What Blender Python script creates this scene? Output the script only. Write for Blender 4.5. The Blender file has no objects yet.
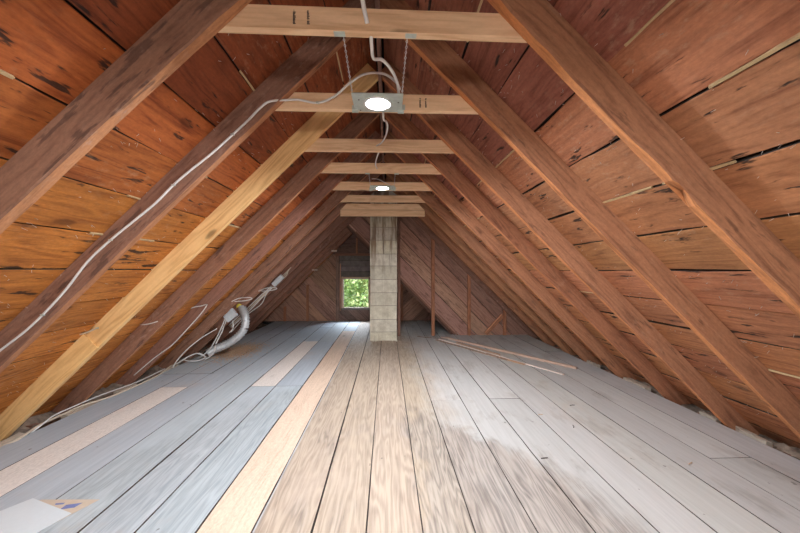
import bpy, math, random
from mathutils import Vector, noise
random.seed(7)
C = bpy.context.scene.collection
R = math.radians
S = .993                      # roof slope
WL, WR = 2.724, 2.62          # where the rafter undersides meet the floor
NRM = math.sqrt(1 + S*S)
TIE_Z = 2.105
RY = [1.31, 1.96, 2.64, 3.24, 3.93, 4.61, 5.14]   # far faces of the rafters
RT = .048                     # rafter thickness
OFF = .132                    # rafter depth

# ------------------------------------------------------------------ mesh builder
class MB:
    def __init__(s): s.v=[]; s.f=[]; s.uv=[]; s.col=[]; s.mi=[]; s.sm=[]
    def poly(s, pts, uvs=None, tint=(1,1,1), mi=0, smooth=False):
        b=len(s.v); s.v += [tuple(p) for p in pts]
        s.f.append(list(range(b,b+len(pts)))); s.uv.append(uvs or [(p[0],p[1]) for p in pts])
        s.col.append(tint); s.mi.append(mi); s.sm.append(smooth)
    def face(s, idx, uvs, tint=(1,1,1), mi=0, smooth=False):
        s.f.append(idx); s.uv.append(uvs); s.col.append(tint); s.mi.append(mi); s.sm.append(smooth)
    def beam(s, p0, p1, A, B, sec, n=1, jit=None, tint=(1,1,1), mi=0, smooth=False, uo=None, caps=True):
        p0,p1,A,B=Vector(p0),Vector(p1),Vector(A).normalized(),Vector(B).normalized()
        L=(p1-p0).length; uo=uo or (random.uniform(0,50),random.uniform(0,50)); m=len(sec); b=len(s.v)
        per=[0.0]
        for i in range(m):
            a,c=sec[i],sec[(i+1)%m]; per.append(per[-1]+math.hypot(a[0]-c[0],a[1]-c[1]))
        for k in range(n+1):
            t=k/n; p=p0.lerp(p1,t)
            for i,(a,c) in enumerate(sec):
                da,dc=jit(t*L,i) if jit else (0,0)
                s.v.append(tuple(p+A*(a+da)+B*(c+dc)))
        for k in range(n):
            u0,u1=uo[0]+L*k/n,uo[0]+L*(k+1)/n
            for i in range(m):
                j=(i+1)%m
                s.face([b+k*m+i,b+k*m+j,b+(k+1)*m+j,b+(k+1)*m+i],
                  [(u0,uo[1]+per[i]),(u0,uo[1]+per[i+1]),(u1,uo[1]+per[i+1]),(u1,uo[1]+per[i])],tint,mi,smooth)
        if caps:
            for k,idx in ((0,list(range(m))[::-1]),(n,list(range(m)))):
                s.face([b+k*m+i for i in idx],[(uo[0]+sec[i][0]*.3,uo[1]+sec[i][1]) for i in idx],tint,mi)
    def box(s, x0,x1,y0,y1,z0,z1, tint=(1,1,1), mi=0, axis='x', bev=0):
        c=((x0+x1)/2,(y0+y1)/2,(z0+z1)/2)
        ax={'x':((x0,x1),(1,0,0),(0,1,0),(0,0,1),y1-y0,z1-z0),'y':((y0,y1),(0,1,0),(1,0,0),(0,0,1),x1-x0,z1-z0),'z':((z0,z1),(0,0,1),(1,0,0),(0,1,0),x1-x0,y1-y0)}[axis]
        (a0,a1),D,A,B,w,h=ax; D=Vector(D); cc=Vector(c)-D*Vector(c).dot(D)
        w/=2;h/=2
        sec=[(-w,-h),(w,-h),(w,h),(-w,h)]
        if bev: e=bev; sec=[(-w+e,-h),(w-e,-h),(w,-h+e),(w,h-e),(w-e,h),(-w+e,h),(-w,h-e),(-w,-h+e)]
        s.beam(cc+D*a0,cc+D*a1,A,B,sec,tint=tint,mi=mi)
    def tube(s, pts, r, seg=7, tint=(1,1,1), mi=0, sub=5, rf=None):
        P=[Vector(p) for p in pts]; Q=[]
        for i in range(len(P)-1):
            a=P[max(i-1,0)];b=P[i];c=P[i+1];d=P[min(i+2,len(P)-1)]
            for k in range(sub):
                t=k/sub; Q.append(.5*((2*b)+(c-a)*t+(2*a-5*b+4*c-d)*t*t+(3*b-a-3*c+d)*t**3))
        Q.append(P[-1]); base=len(s.v); up=Vector((0,0,1)); L=0
        for i,q in enumerate(Q):
            t=(Q[min(i+1,len(Q)-1)]-Q[max(i-1,0)]).normalized()
            if abs(t.dot(up))>.95: up=Vector((1,0,0))
            a=t.cross(up).normalized(); b=t.cross(a)
            rr=rf(i,len(Q)) if rf else r
            for k in range(seg):
                w=2*math.pi*k/seg; s.v.append(tuple(q+a*math.cos(w)*rr+b*math.sin(w)*rr))
            up=Vector((0,0,1))
        for i in range(len(Q)-1):
            for k in range(seg):
                j=(k+1)%seg
                s.face([base+i*seg+k,base+i*seg+j,base+(i+1)*seg+j,base+(i+1)*seg+k],[(i*.02,k*.01),(i*.02,j*.01),((i+1)*.02,j*.01),((i+1)*.02,k*.01)],tint,mi,True)
        s.face([base+k for k in range(seg)],[(0,0)]*seg,tint,mi); s.face([base+(len(Q)-1)*seg+k for k in range(seg)][::-1],[(0,0)]*seg,tint,mi)
    def disc_stack(s, c, rings, seg=40, tint=(1,1,1), mi=0, axis='z', close=True):
        # rings: (radius, height) profile about a vertical axis
        b=len(s.v)
        for r,h in rings:
            for k in range(seg):
                w=2*math.pi*k/seg; s.v.append((c[0]+r*math.cos(w),c[1]+r*math.sin(w),c[2]+h))
        for i in range(len(rings)-1):
            for k in range(seg):
                j=(k+1)%seg; s.face([b+i*seg+k,b+i*seg+j,b+(i+1)*seg+j,b+(i+1)*seg+k],[(0,0)]*4,tint,mi,True)
        if close:
            s.face([b+k for k in range(seg)][::-1],[(0,0)]*seg,tint,mi); n=len(rings)-1; s.face([b+n*seg+k for k in range(seg)],[(0,0)]*seg,tint,mi)
    def build(s, name, mats, parent=None, fixn=True):
        me=bpy.data.meshes.new(name); me.from_pydata(s.v,[],s.f)
        for m in (mats if isinstance(mats,(list,tuple)) else [mats]): me.materials.append(m)
        me.uv_layers.new(name='UVMap'); me.color_attributes.new('tint','FLOAT_COLOR','CORNER'); uv=me.uv_layers['UVMap']; ca=me.color_attributes['tint']
        k=0
        for i,p in enumerate(me.polygons):
            p.material_index=s.mi[i]; p.use_smooth=s.sm[i]
            for j in range(p.loop_total):
                uv.data[k].uv=s.uv[i][j]; ca.data[k].color=(*s.col[i],1); k+=1
        if fixn:
            import bmesh
            bm=bmesh.new(); bm.from_mesh(me); bmesh.ops.recalc_face_normals(bm,faces=bm.faces); bm.to_mesh(me); bm.free()
        o=bpy.data.objects.new(name,me); C.objects.link(o)
        if parent is not None: o.parent=parent
        return o

def tag(o,label=None,cat=None,group=None,kind=None):
    if label: o['label']=label
    if cat: o['category']=cat
    if group: o['group']=group
    if kind: o['kind']=kind
    return o
def set_origin(o, p):
    """move a mesh object's origin to p, keeping the geometry where it is"""
    p=Vector(p)
    for v in o.data.vertices: v.co-=p
    o.location=p
def empty(name,loc,label,cat,group=None):
    o=bpy.data.objects.new(name,None); o.empty_display_size=.05; o.location=loc; C.objects.link(o)
    return tag(o,label,cat,group)
def adopt(parent,o):
    """parent a part built in world coordinates to an empty"""
    l=Vector(parent.location)
    for v in o.data.vertices: v.co-=l
    o.parent=parent
    return o

# ------------------------------------------------------------------ materials
def nt(name):
    m=bpy.data.materials.new(name); m.use_nodes=True; t=m.node_tree; t.nodes.clear()
    out=t.nodes.new('ShaderNodeOutputMaterial'); b=t.nodes.new('ShaderNodeBsdfPrincipled')
    t.links.new(b.outputs[0],out.inputs[0]); return m,t,b
class G:
    def __init__(s,t): s.t=t
    def n(s,ty,**k):
        x=s.t.nodes.new(ty)
        for a,b in k.items(): setattr(x,a,b)
        return x
    def l(s,a,b): s.t.links.new(a,b)
    def put(s,sock,v):
        if hasattr(v,'node'): s.l(v,sock)
        else: sock.default_value=v
    def m(s,op,a,b=0.0,c=0.0,clamp=False):
        x=s.n('ShaderNodeMath',operation=op,use_clamp=clamp)
        for i,v in enumerate((a,b,c)): s.put(x.inputs[i],v)
        return x.outputs[0]
    def mp(s,vec,sc,loc=(0,0,0),rot=(0,0,0)):
        x=s.n('ShaderNodeMapping'); s.l(vec,x.inputs[0]); x.inputs['Scale'].default_value=sc; x.inputs['Location'].default_value=loc; x.inputs['Rotation'].default_value=rot
        return x.outputs[0]
    def noise(s,vec,scale=1,detail=4,rough=.55,dist=0):
        x=s.n('ShaderNodeTexNoise'); s.l(vec,x.inputs['Vector']); x.inputs['Scale'].default_value=scale; x.inputs['Detail'].default_value=detail; x.inputs['Roughness'].default_value=rough; x.inputs['Distortion'].default_value=dist
        return x.outputs[0]
    def ramp(s,f,stops):
        x=s.n('ShaderNodeValToRGB'); s.l(f,x.inputs[0]); e=x.color_ramp.elements
        while len(e)<len(stops): e.new(.5)
        for q,(p,c) in zip(e,stops): q.position=p; q.color=(*c,1) if len(c)==3 else c
        return x.outputs[0]
    def step(s,f,a,b):
        x=s.n('ShaderNodeMapRange',interpolation_type='SMOOTHSTEP'); s.put(x.inputs[0],f); x.inputs[1].default_value=a; x.inputs[2].default_value=b
        return x.outputs[0]
    def mix(s,f,a,b,mode='MIX'):
        x=s.n('ShaderNodeMix',data_type='RGBA',blend_type=mode); s.put(x.inputs[0],f)
        for q,v in ((x.inputs[6],a),(x.inputs[7],b)):
            if hasattr(v,'node'): s.l(v,q)
            else: q.default_value=(*v,1)
        return x.outputs[2]
    def bump(s,h,b,strength=.3,dist=.01):
        x=s.n('ShaderNodeBump'); x.inputs['Strength'].default_value=strength; x.inputs['Distance'].default_value=dist; s.l(h,x.inputs['Height']); s.l(x.outputs[0],b.inputs['Normal'])

def wood(name, dark, light, stain=.3, stain_col=(.02,.012,.01), knots=.4, rings=.25, rough=.7, streak=(1.1,30), bump=.35, dust=0, dustcol=(.5,.42,.38), stainsc=(2.2,9),grit_amt=.7):
    m,t,b=nt(name); g=G(t)
    uv=g.n('ShaderNodeUVMap',uv_map='UVMap').outputs[0]; tint=g.n('ShaderNodeAttribute',attribute_name='tint').outputs[0]
    low=g.noise(g.mp(uv,(.8,6,1)),1,3,.5,.25)
    grain=g.noise(g.mp(uv,(streak[0],streak[1],1)),1,5,.62,.25)
    fine=g.noise(g.mp(uv,(7,150,1)),1,3,.6)
    ring=g.m('MULTIPLY_ADD',g.m('SINE',g.m('MULTIPLY',low,70)),.5,.5)
    f=g.m('ADD',g.m('MULTIPLY',grain,.62),g.m('ADD',g.m('MULTIPLY',fine,.38-rings*.5),g.m('MULTIPLY',ring,rings*.5)))
    mid=tuple((a+2*b)/3 for a,b in zip(dark,light))
    blot=g.noise(g.mp(uv,(2.2,5,1),(1,2,0)),1,3,.5)
    f=g.m('ADD',g.m('MULTIPLY',f,.8),g.m('MULTIPLY',blot,.2))
    col=g.ramp(f,[(.30,dark),(.47,mid),(.66,light)])
    # knots
    if knots>0:
        vo=g.n('ShaderNodeTexVoronoi'); vo.inputs['Scale'].default_value=1; vo.inputs['Randomness'].default_value=1
        wv=g.mp(uv,(1.7,4.2,1)); g.l(wv,vo.inputs['Vector'])
        d=g.m('ADD',vo.outputs['Distance'],g.m('MULTIPLY',g.noise(g.mp(uv,(9,22,1)),1,2),.06))
        k=g.m('MULTIPLY',g.m('SUBTRACT',1,g.step(d,.09,.15)),knots)
        halo=g.m('MULTIPLY',g.m('SUBTRACT',1,g.step(d,.1,.26)),knots*.45)
        kd=tuple(c*.28 for c in dark)
        col=g.mix(halo,col,dark); col=g.mix(k,col,kd)
    grit=g.noise(g.mp(uv,(38,85,1)),1,4,.7); gv=g.ramp(grit,[(.3,(.74,.74,.74)),(.7,(1.2,1.2,1.2))]); col=g.mix(grit_amt,col,gv,'MULTIPLY')
    col=g.mix(1,col,tint,'MULTIPLY')
    if stain>0:
        sn=g.noise(g.mp(uv,(stainsc[0]*2,stainsc[1]*2.6,1),(3.3,7.7,0)),1,4,.6,.2)
        sm=g.m('MULTIPLY',g.step(g.m('MULTIPLY_ADD',g.m('SUBTRACT',g.noise(g.mp(uv,(1.1,2.5,1),(8,3,0)),1,2),.5),.5,sn),.62,.69),stain)
        col=g.mix(sm,col,stain_col)
        sn2=g.noise(g.mp(uv,(.7,1.6,1),(13.3,2.7,0)),1,4,.6)
        col=g.mix(g.m('MULTIPLY',g.step(sn2,.5,.75),stain*.3),col,tuple(c*.55 for c in dark))
    if dust>0:
        dn=g.noise(g.mp(uv,(14,30,1)),1,5,.7); dl=g.noise(g.mp(uv,(.9,3,1),(5,9,0)),1,3)
        dm=g.m('MULTIPLY',g.m('MULTIPLY',g.step(dn,.5,.68),g.step(dl,.42,.68)),dust)
        col=g.mix(dm,col,dustcol)
    g.l(col,b.inputs['Base Color']); b.inputs['Roughness'].default_value=rough
    b.inputs['Specular IOR Level'].default_value=.3
    g.bump(g.m('ADD',g.m('MULTIPLY',grain,.6),g.m('MULTIPLY',fine,.4)),b,bump,.006)
    return m
def plain(name,col,rough=.6,metal=0,var=.12,scale=30,bump=.1):
    m,t,b=nt(name); g=G(t)
    tc=g.n('ShaderNodeTexCoord').outputs['Object']; tint=g.n('ShaderNodeAttribute',attribute_name='tint').outputs[0]
    n=g.noise(tc,scale,4,.6)
    c=g.ramp(n,[(.3,tuple(x*(1-var) for x in col)),(.7,tuple(min(1,x*(1+var)) for x in col))])
    c=g.mix(1,c,tint,'MULTIPLY'); g.l(c,b.inputs['Base Color']); b.inputs['Roughness'].default_value=rough; b.inputs['Metallic'].default_value=metal
    if bump: g.bump(n,b,bump,.004)
    return m

M={}
M['sheath_l']=wood('orange_pine_boards',(.19,.052,.014),(.58,.235,.062),stain=.9,knots=.55,rings=.32,dust=.25,dustcol=(.55,.36,.22))
M['sheath_r']=wood('brown_pine_boards',(.20,.068,.033),(.55,.245,.115),stain=.95,knots=.55,rings=.3,dust=.35,dustcol=(.55,.38,.26))
M['rafter']=wood('old_brown_rafter',(.14,.064,.042),(.34,.175,.118),stain=.55,stain_col=(.05,.03,.028),knots=.25,rings=.3,rough=.75,dust=.5,dustcol=(.46,.31,.25))
M['rafter_r']=wood('old_red_rafter',(.18,.073,.041),(.44,.20,.108),stain=.45,stain_col=(.06,.03,.022),knots=.25,rings=.35,rough=.72,dust=.4,dustcol=(.5,.30,.2))
M['new']=wood('new_yellow_pine',(.66,.36,.14),(.90,.59,.27),stain=.0,grit_amt=.2,knots=.75,rings=.5,rough=.6,bump=.12)
M['tie']=wood('new_fir',(.64,.38,.205),(.88,.61,.38),stain=.0,grit_amt=.2,knots=.7,rings=.4,rough=.6,bump=.12)
M['gable']=wood('diagonal_boards',(.10,.05,.036),(.35,.205,.148),stain=.4,knots=.4,rings=.3,dust=.5,dustcol=(.4,.28,.22))
M['stick']=wood('dry_lath',(.36,.25,.19),(.62,.50,.42),stain=.1,knots=0,rings=.1)
M['seal']=plain('tar_paper',(.012,.009,.008),.9)
M['grime']=plain('dirt_in_the_gaps',(.055,.042,.034),.95,var=.4,scale=25)
M['ply']=plain('bright_gap',(.55,.40,.22),.8)
M['block']=plain('concrete_block',(.50,.46,.37),.95,var=.22,scale=9,bump=.3)
M['mortar']=plain('mortar',(.24,.20,.16),.95)
M['cable']=plain('white_cable_sheath',(.72,.70,.68),.5,var=.06)
M['cable_tan']=plain('cream_cable_sheath',(.62,.53,.42),.55,var=.08)
M['steel']=plain('galvanised_steel',(.52,.58,.55),.38,metal=.55,var=.1,scale=40)
M['galv']=plain('duct_foil',(.62,.64,.66),.42,metal=.35)
M['box']=plain('grey_box',(.62,.65,.68),.45)
M['debris']=plain('grey_insulation',(.20,.155,.12),.95,var=.5,scale=18,bump=.5)
M['scrap']=wood('scrap_wood',(.30,.24,.19),(.55,.47,.38),stain=.2,knots=0)
M['nail']=plain('nail_steel',(.62,.56,.5),.4,metal=.4)
M['dust']=plain('sawdust',(.62,.44,.29),.95,var=.3,scale=80)
M['black']=plain('ink',(.06,.04,.035),.8)
M['paper']=plain('white_paper',(.62,.67,.70),.7,var=.02,bump=0)
M['paper_tan']=plain('cream_paper',(.56,.46,.36),.7,var=.05,bump=0)
M['blue']=plain('blue_print',(.16,.20,.42),.7,var=.1,bump=0)
M['yellow']=plain('yellow_tape',(.75,.62,.08),.5)
M['ptrim']=plain('window_paint',(.62,.40,.28),.6)
M['shade']=plain('grey_shade_boards',(.18,.15,.135),.85,var=.25,scale=12)
M['bark']=plain('bark',(.12,.09,.06),.9)
m,t,b=nt('leaf'); g=G(t); tint=g.n('ShaderNodeAttribute',attribute_name='tint').outputs[0]
g.l(tint,b.inputs['Base Color']); b.inputs['Roughness'].default_value=.6; M['leaf']=m
tr=g.n('ShaderNodeBsdfTranslucent'); g.l(tint,tr.inputs[0]); ms=g.n('ShaderNodeMixShader'); ms.inputs[0].default_value=.4
g.l(b.outputs[0],ms.inputs[1]); g.l(tr.outputs[0],ms.inputs[2]); g.l(ms.outputs[0],[n for n in t.nodes if n.type=='OUTPUT_MATERIAL'][0].inputs[0])
m,t,b=nt('window_glass'); g=G(t); tr=g.n('ShaderNodeBsdfTransparent'); gl=g.n('ShaderNodeBsdfGlossy'); gl.inputs['Roughness'].default_value=.02; ms=g.n('ShaderNodeMixShader'); ms.inputs[0].default_value=.05
g.l(tr.outputs[0],ms.inputs[1]); g.l(gl.outputs[0],ms.inputs[2]); g.l(ms.outputs[0],[n for n in t.nodes if n.type=='OUTPUT_MATERIAL'][0].inputs[0]); M['glass']=m
LAMP=2150
m,t,b=nt('led_lens'); b.inputs['Base Color'].default_value=(.9,.9,.9,1); b.inputs['Emission Color'].default_value=(.90,.95,1,1); b.inputs['Emission Strength'].default_value=LAMP; M['led']=m
m,t,b=nt('white_trim'); b.inputs['Base Color'].default_value=(.75,.78,.78,1); M['white']=m

def floor_mat():
    m,t,b=nt('worn_painted_floor_boards'); g=G(t)
    uv=g.n('ShaderNodeUVMap',uv_map='UVMap').outputs[0]; tint=g.n('ShaderNodeAttribute',attribute_name='tint').outputs[0]
    P=g.n('ShaderNodeTexCoord').outputs['Object']; sx=g.n('ShaderNodeSeparateXYZ'); g.l(P,sx.inputs[0]); x,y=sx.outputs[0],sx.outputs[1]
    grain=g.noise(g.mp(uv,(1.6,34,1)),1,6,.68,.3); fine=g.noise(g.mp(uv,(8,170,1)),1,3,.6); big=g.noise(P,1.1,5,.6,.3); mid=g.noise(g.mp(P,(6,2.2,1)),1,5,.65,.4)
    low=g.noise(g.mp(uv,(.7,7,1)),1,3,.5,.2); ring=g.m('MULTIPLY_ADD',g.m('SINE',g.m('MULTIPLY',low,90)),.5,.5)
    gf=g.m('ADD',g.m('MULTIPLY',grain,.6),g.m('ADD',g.m('MULTIPLY',fine,.25),g.m('MULTIPLY',ring,.15)))
    bare=g.ramp(gf,[(.3,(.27,.21,.16)),(.60,(.46,.37,.285))])
    worn=g.ramp(gf,[(.33,(.13,.105,.09)),(.60,(.40,.34,.295))])
    xl=g.m('MULTIPLY_ADD',g.m('SUBTRACT',big,.5),.5,x)
    paintL=g.ramp(grain,[(.3,(.40,.455,.505)),(.7,(.52,.575,.62))])
    paintLd=g.ramp(gf,[(.3,(.22,.25,.28)),(.66,(.45,.49,.52))])
    paintR=g.ramp(grain,[(.3,(.46,.45,.435)),(.7,(.57,.56,.545))])
    # left boards: worn darker grey towards the camera and the middle
    dl=g.step(g.m('ADD',g.m('MULTIPLY_ADD',y,-.55,x),g.m('MULTIPLY',g.m('SUBTRACT',big,.5),1.2)),-3.15,-2.75)
    cl=g.mix(g.m('MULTIPLY',dl,.75),paintL,paintLd)
    # centre: bare pine, drifting into grey paint at the right
    edge=g.m('ADD',g.m('ADD',xl,g.m('MULTIPLY',g.step(y,3.3,1.8),0.0)),g.m('MULTIPLY',g.m('SUBTRACT',mid,.5),.6))
    pr=g.step(edge,.15,.75)
    cr=g.mix(pr,bare,paintR)
    # worn brown-grey patch in the near right-centre boards
    w1=g.m('MULTIPLY',g.step(edge,.10,.25),g.m('SUBTRACT',1,g.step(edge,.85,1.35)))
    w2=g.m('SUBTRACT',1,g.step(g.m('ADD',y,g.m('ADD',g.m('MULTIPLY',g.m('SUBTRACT',x,.3),1.15),g.m('MULTIPLY',g.m('SUBTRACT',mid,.5),1.2))),2.75,3.15))
    cr=g.mix(g.m('MULTIPLY',g.m('MULTIPLY',w1,w2),.8),cr,worn)
    # scratches in the middle
    sc=g.m('MULTIPLY',g.step(g.noise(g.mp(P,(3.3,1.3,1),(4,4,0)),1,6,.7),.52,.64),.35)
    cr=g.mix(sc,cr,worn)
    col=g.mix(g.step(x,-.62,-.60),cl,cr)
    # tan dirt scattered on the paint
    col=g.mix(g.m('MULTIPLY',g.step(g.noise(g.mp(P,(1.6,1.1,1),(9,1,0)),1,5,.7),.55,.75),.4),col,(.53,.43,.35))
    col=g.mix(1,col,tint,'MULTIPLY')
    sp=g.step(g.noise(g.mp(P,(22,14,1)),1,2,.5),.735,.76); col=g.mix(g.m('MULTIPLY',sp,.6),col,(.09,.075,.065))
    g.l(col,b.inputs['Base Color']); b.inputs['Roughness'].default_value=.62; b.inputs['Specular IOR Level'].default_value=.35
    g.bump(gf,b,.25,.004); return m
M['floor']=floor_mat()
M['floor_new']=wood('replacement_floor_board',(.50,.375,.29),(.67,.535,.43),stain=.08,stain_col=(.3,.22,.17),knots=.5,rings=.3,bump=.15)
M['floor_grey']=wood('bleached_floor_board',(.70,.65,.61),(.83,.79,.755),stain=.1,stain_col=(.3,.27,.25),knots=.2,rings=.15,bump=.15)

# ------------------------------------------------------------------ roof frame helpers
def side_vecs(sd):
    W=WL if sd<0 else WR
    up=Vector((-sd/NRM,0,S/NRM))        # up the slope, towards the ridge
    out=Vector((sd*S/NRM,0,1/NRM))      # outwards, away from the room
    foot=Vector((sd*W,0,0))
    return foot,up,out
RIDGE_X=(S*WR-S*WL)/(2*S)
def ridge_len(sd,off=0):
    foot,up,out=side_vecs(sd); p=foot+out*off
    return (p.x-RIDGE_X)/(-up.x)
def RP(sd,t,off,y):
    foot,up,out=side_vecs(sd); p=foot+up*t+out*off; p.y=y; return p

# ------------------------------------------------------------------ the setting
# floor
X=[-2.625,-2.315,-2.045,-1.73,-1.412,-1.155,-.875,-.62,-.345,-.095,.165,.405,.69,.955,1.245,1.51,1.80,2.06,2.335,2.61]
Y0,Y1=-2.0,8.33
joint={0:[4.15],1:[3.69,4.15,6.6],2:[4.12,7.0],3:[4.12,6.3],4:[3.68,5.97,7.42],5:[3.68,5.93],6:[6.95],7:[],8:[],9:[6.1],10:[5.4],11:[3.22],12:[],13:[3.24],14:[],15:[],16:[],17:[2.17],18:[5.1]}
def jv(): return random.uniform(.94,1.05)
fl=MB()
for i in range(len(X)-1):
    ys=[Y0]+joint[i]+[Y1]
    for k in range(len(ys)-1):
        y0,y1=ys[k],ys[k+1]; v=jv(); tn=(v,v*random.uniform(.985,1.01),v*random.uniform(.97,1.02)); mi=0
        if i==1 and y1<=3.7: mi=2
        if i==4 and 3.6<y0<5.9: mi=2; tn=(1.0,.97,.95)
        if i==6 and y0<6.9: mi=1; tn=(1.04,1.0,.97)
        ga=random.uniform(.0008,.0018) if i not in (4,6,8) else .003
        gb=random.uniform(.0008,.0018) if i not in (3,5,7) else .003
        w=(X[i+1]-X[i]); seed=i*7.3+k*3.1
        def jit(L,j,seed=seed,s=(.0018 if i not in (2,3,5,6,7) else .0035)):
            return ((noise.noise((L*2.2,seed,j))*s) if j in (0,3) else (noise.noise((L*2.2,seed+9,j))*s), random.uniform(-.0004,.0004))
        x0,x1=X[i]+ga,X[i+1]-gb; dz=random.uniform(-.0015,.0015)
        sec=[(0,-.024),(0,-.0022),(.0022,0),(x1-x0-.0022,0),(x1-x0,-.0022),(x1-x0,-.024)]
        def jit2(L,j,f=jit):
            a,_=f(L,0 if j<3 else 1); return (a,0)
        fl.beam((x0,y0+.002,dz),(x0,y1-.002,dz),(1,0,0),(0,0,1),sec,n=max(2,int((y1-y0)/.12)),jit=jit2,tint=tn,mi=mi)
        for q in range(len(fl.f)-2-6*max(2,int((y1-y0)/.12)),len(fl.f)-2):   # grimy board edges
            if (q-(len(fl.f)-2))%6 in (0,1,3,4,5): fl.mi[q]=5
        fl.mi[-1]=fl.mi[-2]=5
# dark underfloor, and joists seen at the eaves
fl.box(-3.2,3.1,Y0,Y1+.1,-.20,-.16,mi=3,axis='y')
fl.box(-2.6,2.59,Y0,Y1,-.045,-.028,mi=3,axis='y')
for i in range(15):
    y=-1.7+i*.66; fl.box(-2.62-.33,3.0,y,y+.05,-.16,-.046,mi=4,axis='x')
floor=tag(fl.build('floor',[M['floor'],M['floor_new'],M['floor_grey'],M['seal'],M['rafter'],M['grime']]),'wide old floor boards, grey paint at the sides and bare tan wood in the middle',kind='structure')

# roof sheathing
T=[-.42,-.08,.20,.49,.765,1.02,1.29,1.57,1.84,2.11,2.39,2.67,2.955,3.24,3.52,3.86]
for sd in (-1,1):
    mb=MB(); foot,up,out=side_vecs(sd); rl=ridge_len(sd,OFF+.02)
    for i in range(len(T)-1):
        t0,t1=T[i],min(T[i+1],rl)
        if t0>=t1: continue
        ys=[Y0]+sorted(random.sample([.45,1.6,2.9,3.6,4.3,5.6,6.4],2))+[8.45]
        ys=[ys[0],ys[1]+random.choice((0,0)),*ys[2:]]
        # joints only behind rafters
        ys=[Y0]+sorted(random.sample([RY[3]-RT/2,RY[4]-RT/2,RY[6]-RT/2],1))+[8.45]
        for k in range(len(ys)-1):
            y0,y1=ys[k],ys[k+1]; seed=i*5.1+k*2.7+sd*40
            v=random.uniform(.80,1.12); low=t0<1.9
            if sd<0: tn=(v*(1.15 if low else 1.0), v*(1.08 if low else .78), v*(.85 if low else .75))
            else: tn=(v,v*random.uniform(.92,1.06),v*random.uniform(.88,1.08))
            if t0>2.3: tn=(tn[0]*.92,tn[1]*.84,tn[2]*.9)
            if t0>2.6: tn=(tn[0]*.68,tn[1]*.62,tn[2]*.80)  # shade below the ridge put into the tint of the top boards
            gm=2.2 if (sd>0 and t0<2.2) else 1.2; g0=random.uniform(.0015,.004)*gm; g1=random.uniform(.0015,.004)*gm; dz=random.uniform(-.003,.004)
            def jit(L,j,seed=seed,w=t1-t0):
                s=.012 if (sd>0 and T[0]<0 and w<.3 and seed>40) else .007
                a=noise.noise((L*1.7,seed,0 if j in (0,1,7,8) else 5))*s+noise.noise((L*7,seed,0 if j in (0,1,7,8) else 5))*s*.35
                return (a, noise.noise((L*1.1,seed,j))*.003)
            w=t1-t0-g0-g1
            sec=[(0,.022),(0,.003),(.004,0),(w-.004,0),(w,.003),(w,.022)]
            def j2(L,j,f=jit): return f(L,0 if j<3 else 3)
            p=foot+up*(t0+g0)+out*(OFF+dz)
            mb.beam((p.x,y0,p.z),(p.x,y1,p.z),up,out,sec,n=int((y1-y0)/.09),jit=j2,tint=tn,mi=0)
            for q in range(len(mb.f)-2-6*int((y1-y0)/.09),len(mb.f)-2):
                if (q-(len(mb.f)-2))%6 in (0,4): mb.mi[q]=3
        # splintered pale edge along some seams
        for q in range(7):
            if random.random()<(.4 if t0>2 else .12):
                yy=random.uniform(.4,6.3); ln=random.uniform(.15,.6); p=foot+up*t0+out*(OFF-.003)
                mb.beam((p.x,yy,p.z),(p.x,yy+ln,p.z),up,out,[(-.005,0),(.004,-.002),(.006,.006),(-.004,.006)],n=8,jit=lambda L,j,s=q*3.1+i:(noise.noise((L*9,s,j))*.004,noise.noise((L*9,s,j+3))*.002),mi=1)
    # tar paper and roofing above the boards
    a=foot+up*(-.6)+out*(OFF+.04); w=ridge_len(sd,OFF+.04)+.6
    mb.beam((a.x,Y0-.1,a.z),(a.x,8.6,a.z),up,out,[(0,0),(w,0),(w,.03),(0,.03)],mi=2)
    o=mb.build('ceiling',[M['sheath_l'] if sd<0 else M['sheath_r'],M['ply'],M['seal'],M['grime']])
    tag(o,('left' if sd<0 else 'right')+' roof slope of wide stained pine boards running lengthwise',kind='structure')
    # nail tips poking through between the rafters: splinters and bent points
    nb=MB()
    for q in range(620):
        y=random.choice([random.uniform(.7,2.6),random.uniform(1.5,6.2)]); ti=random.choice(T[1:-2])+random.gauss(0,.05) if random.random()<.8 else random.uniform(.1,3.4)
        if ti>3.45 or ti<0: continue
        p=RP(sd,ti,OFF-.001,y); L=random.uniform(.008,.022); d=(-out+Vector((random.gauss(0,.5),random.gauss(0,.6),random.gauss(0,.5)))).normalized()
        e=p+d*L
        nb.tube([p,e],.0011,seg=4,sub=1,rf=lambda i,n:.0012 if i==0 else .0005)
    tag(nb.build('nail_tips',M['nail'],o),'fine nail tips poking through the boards',kind='stuff')

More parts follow.
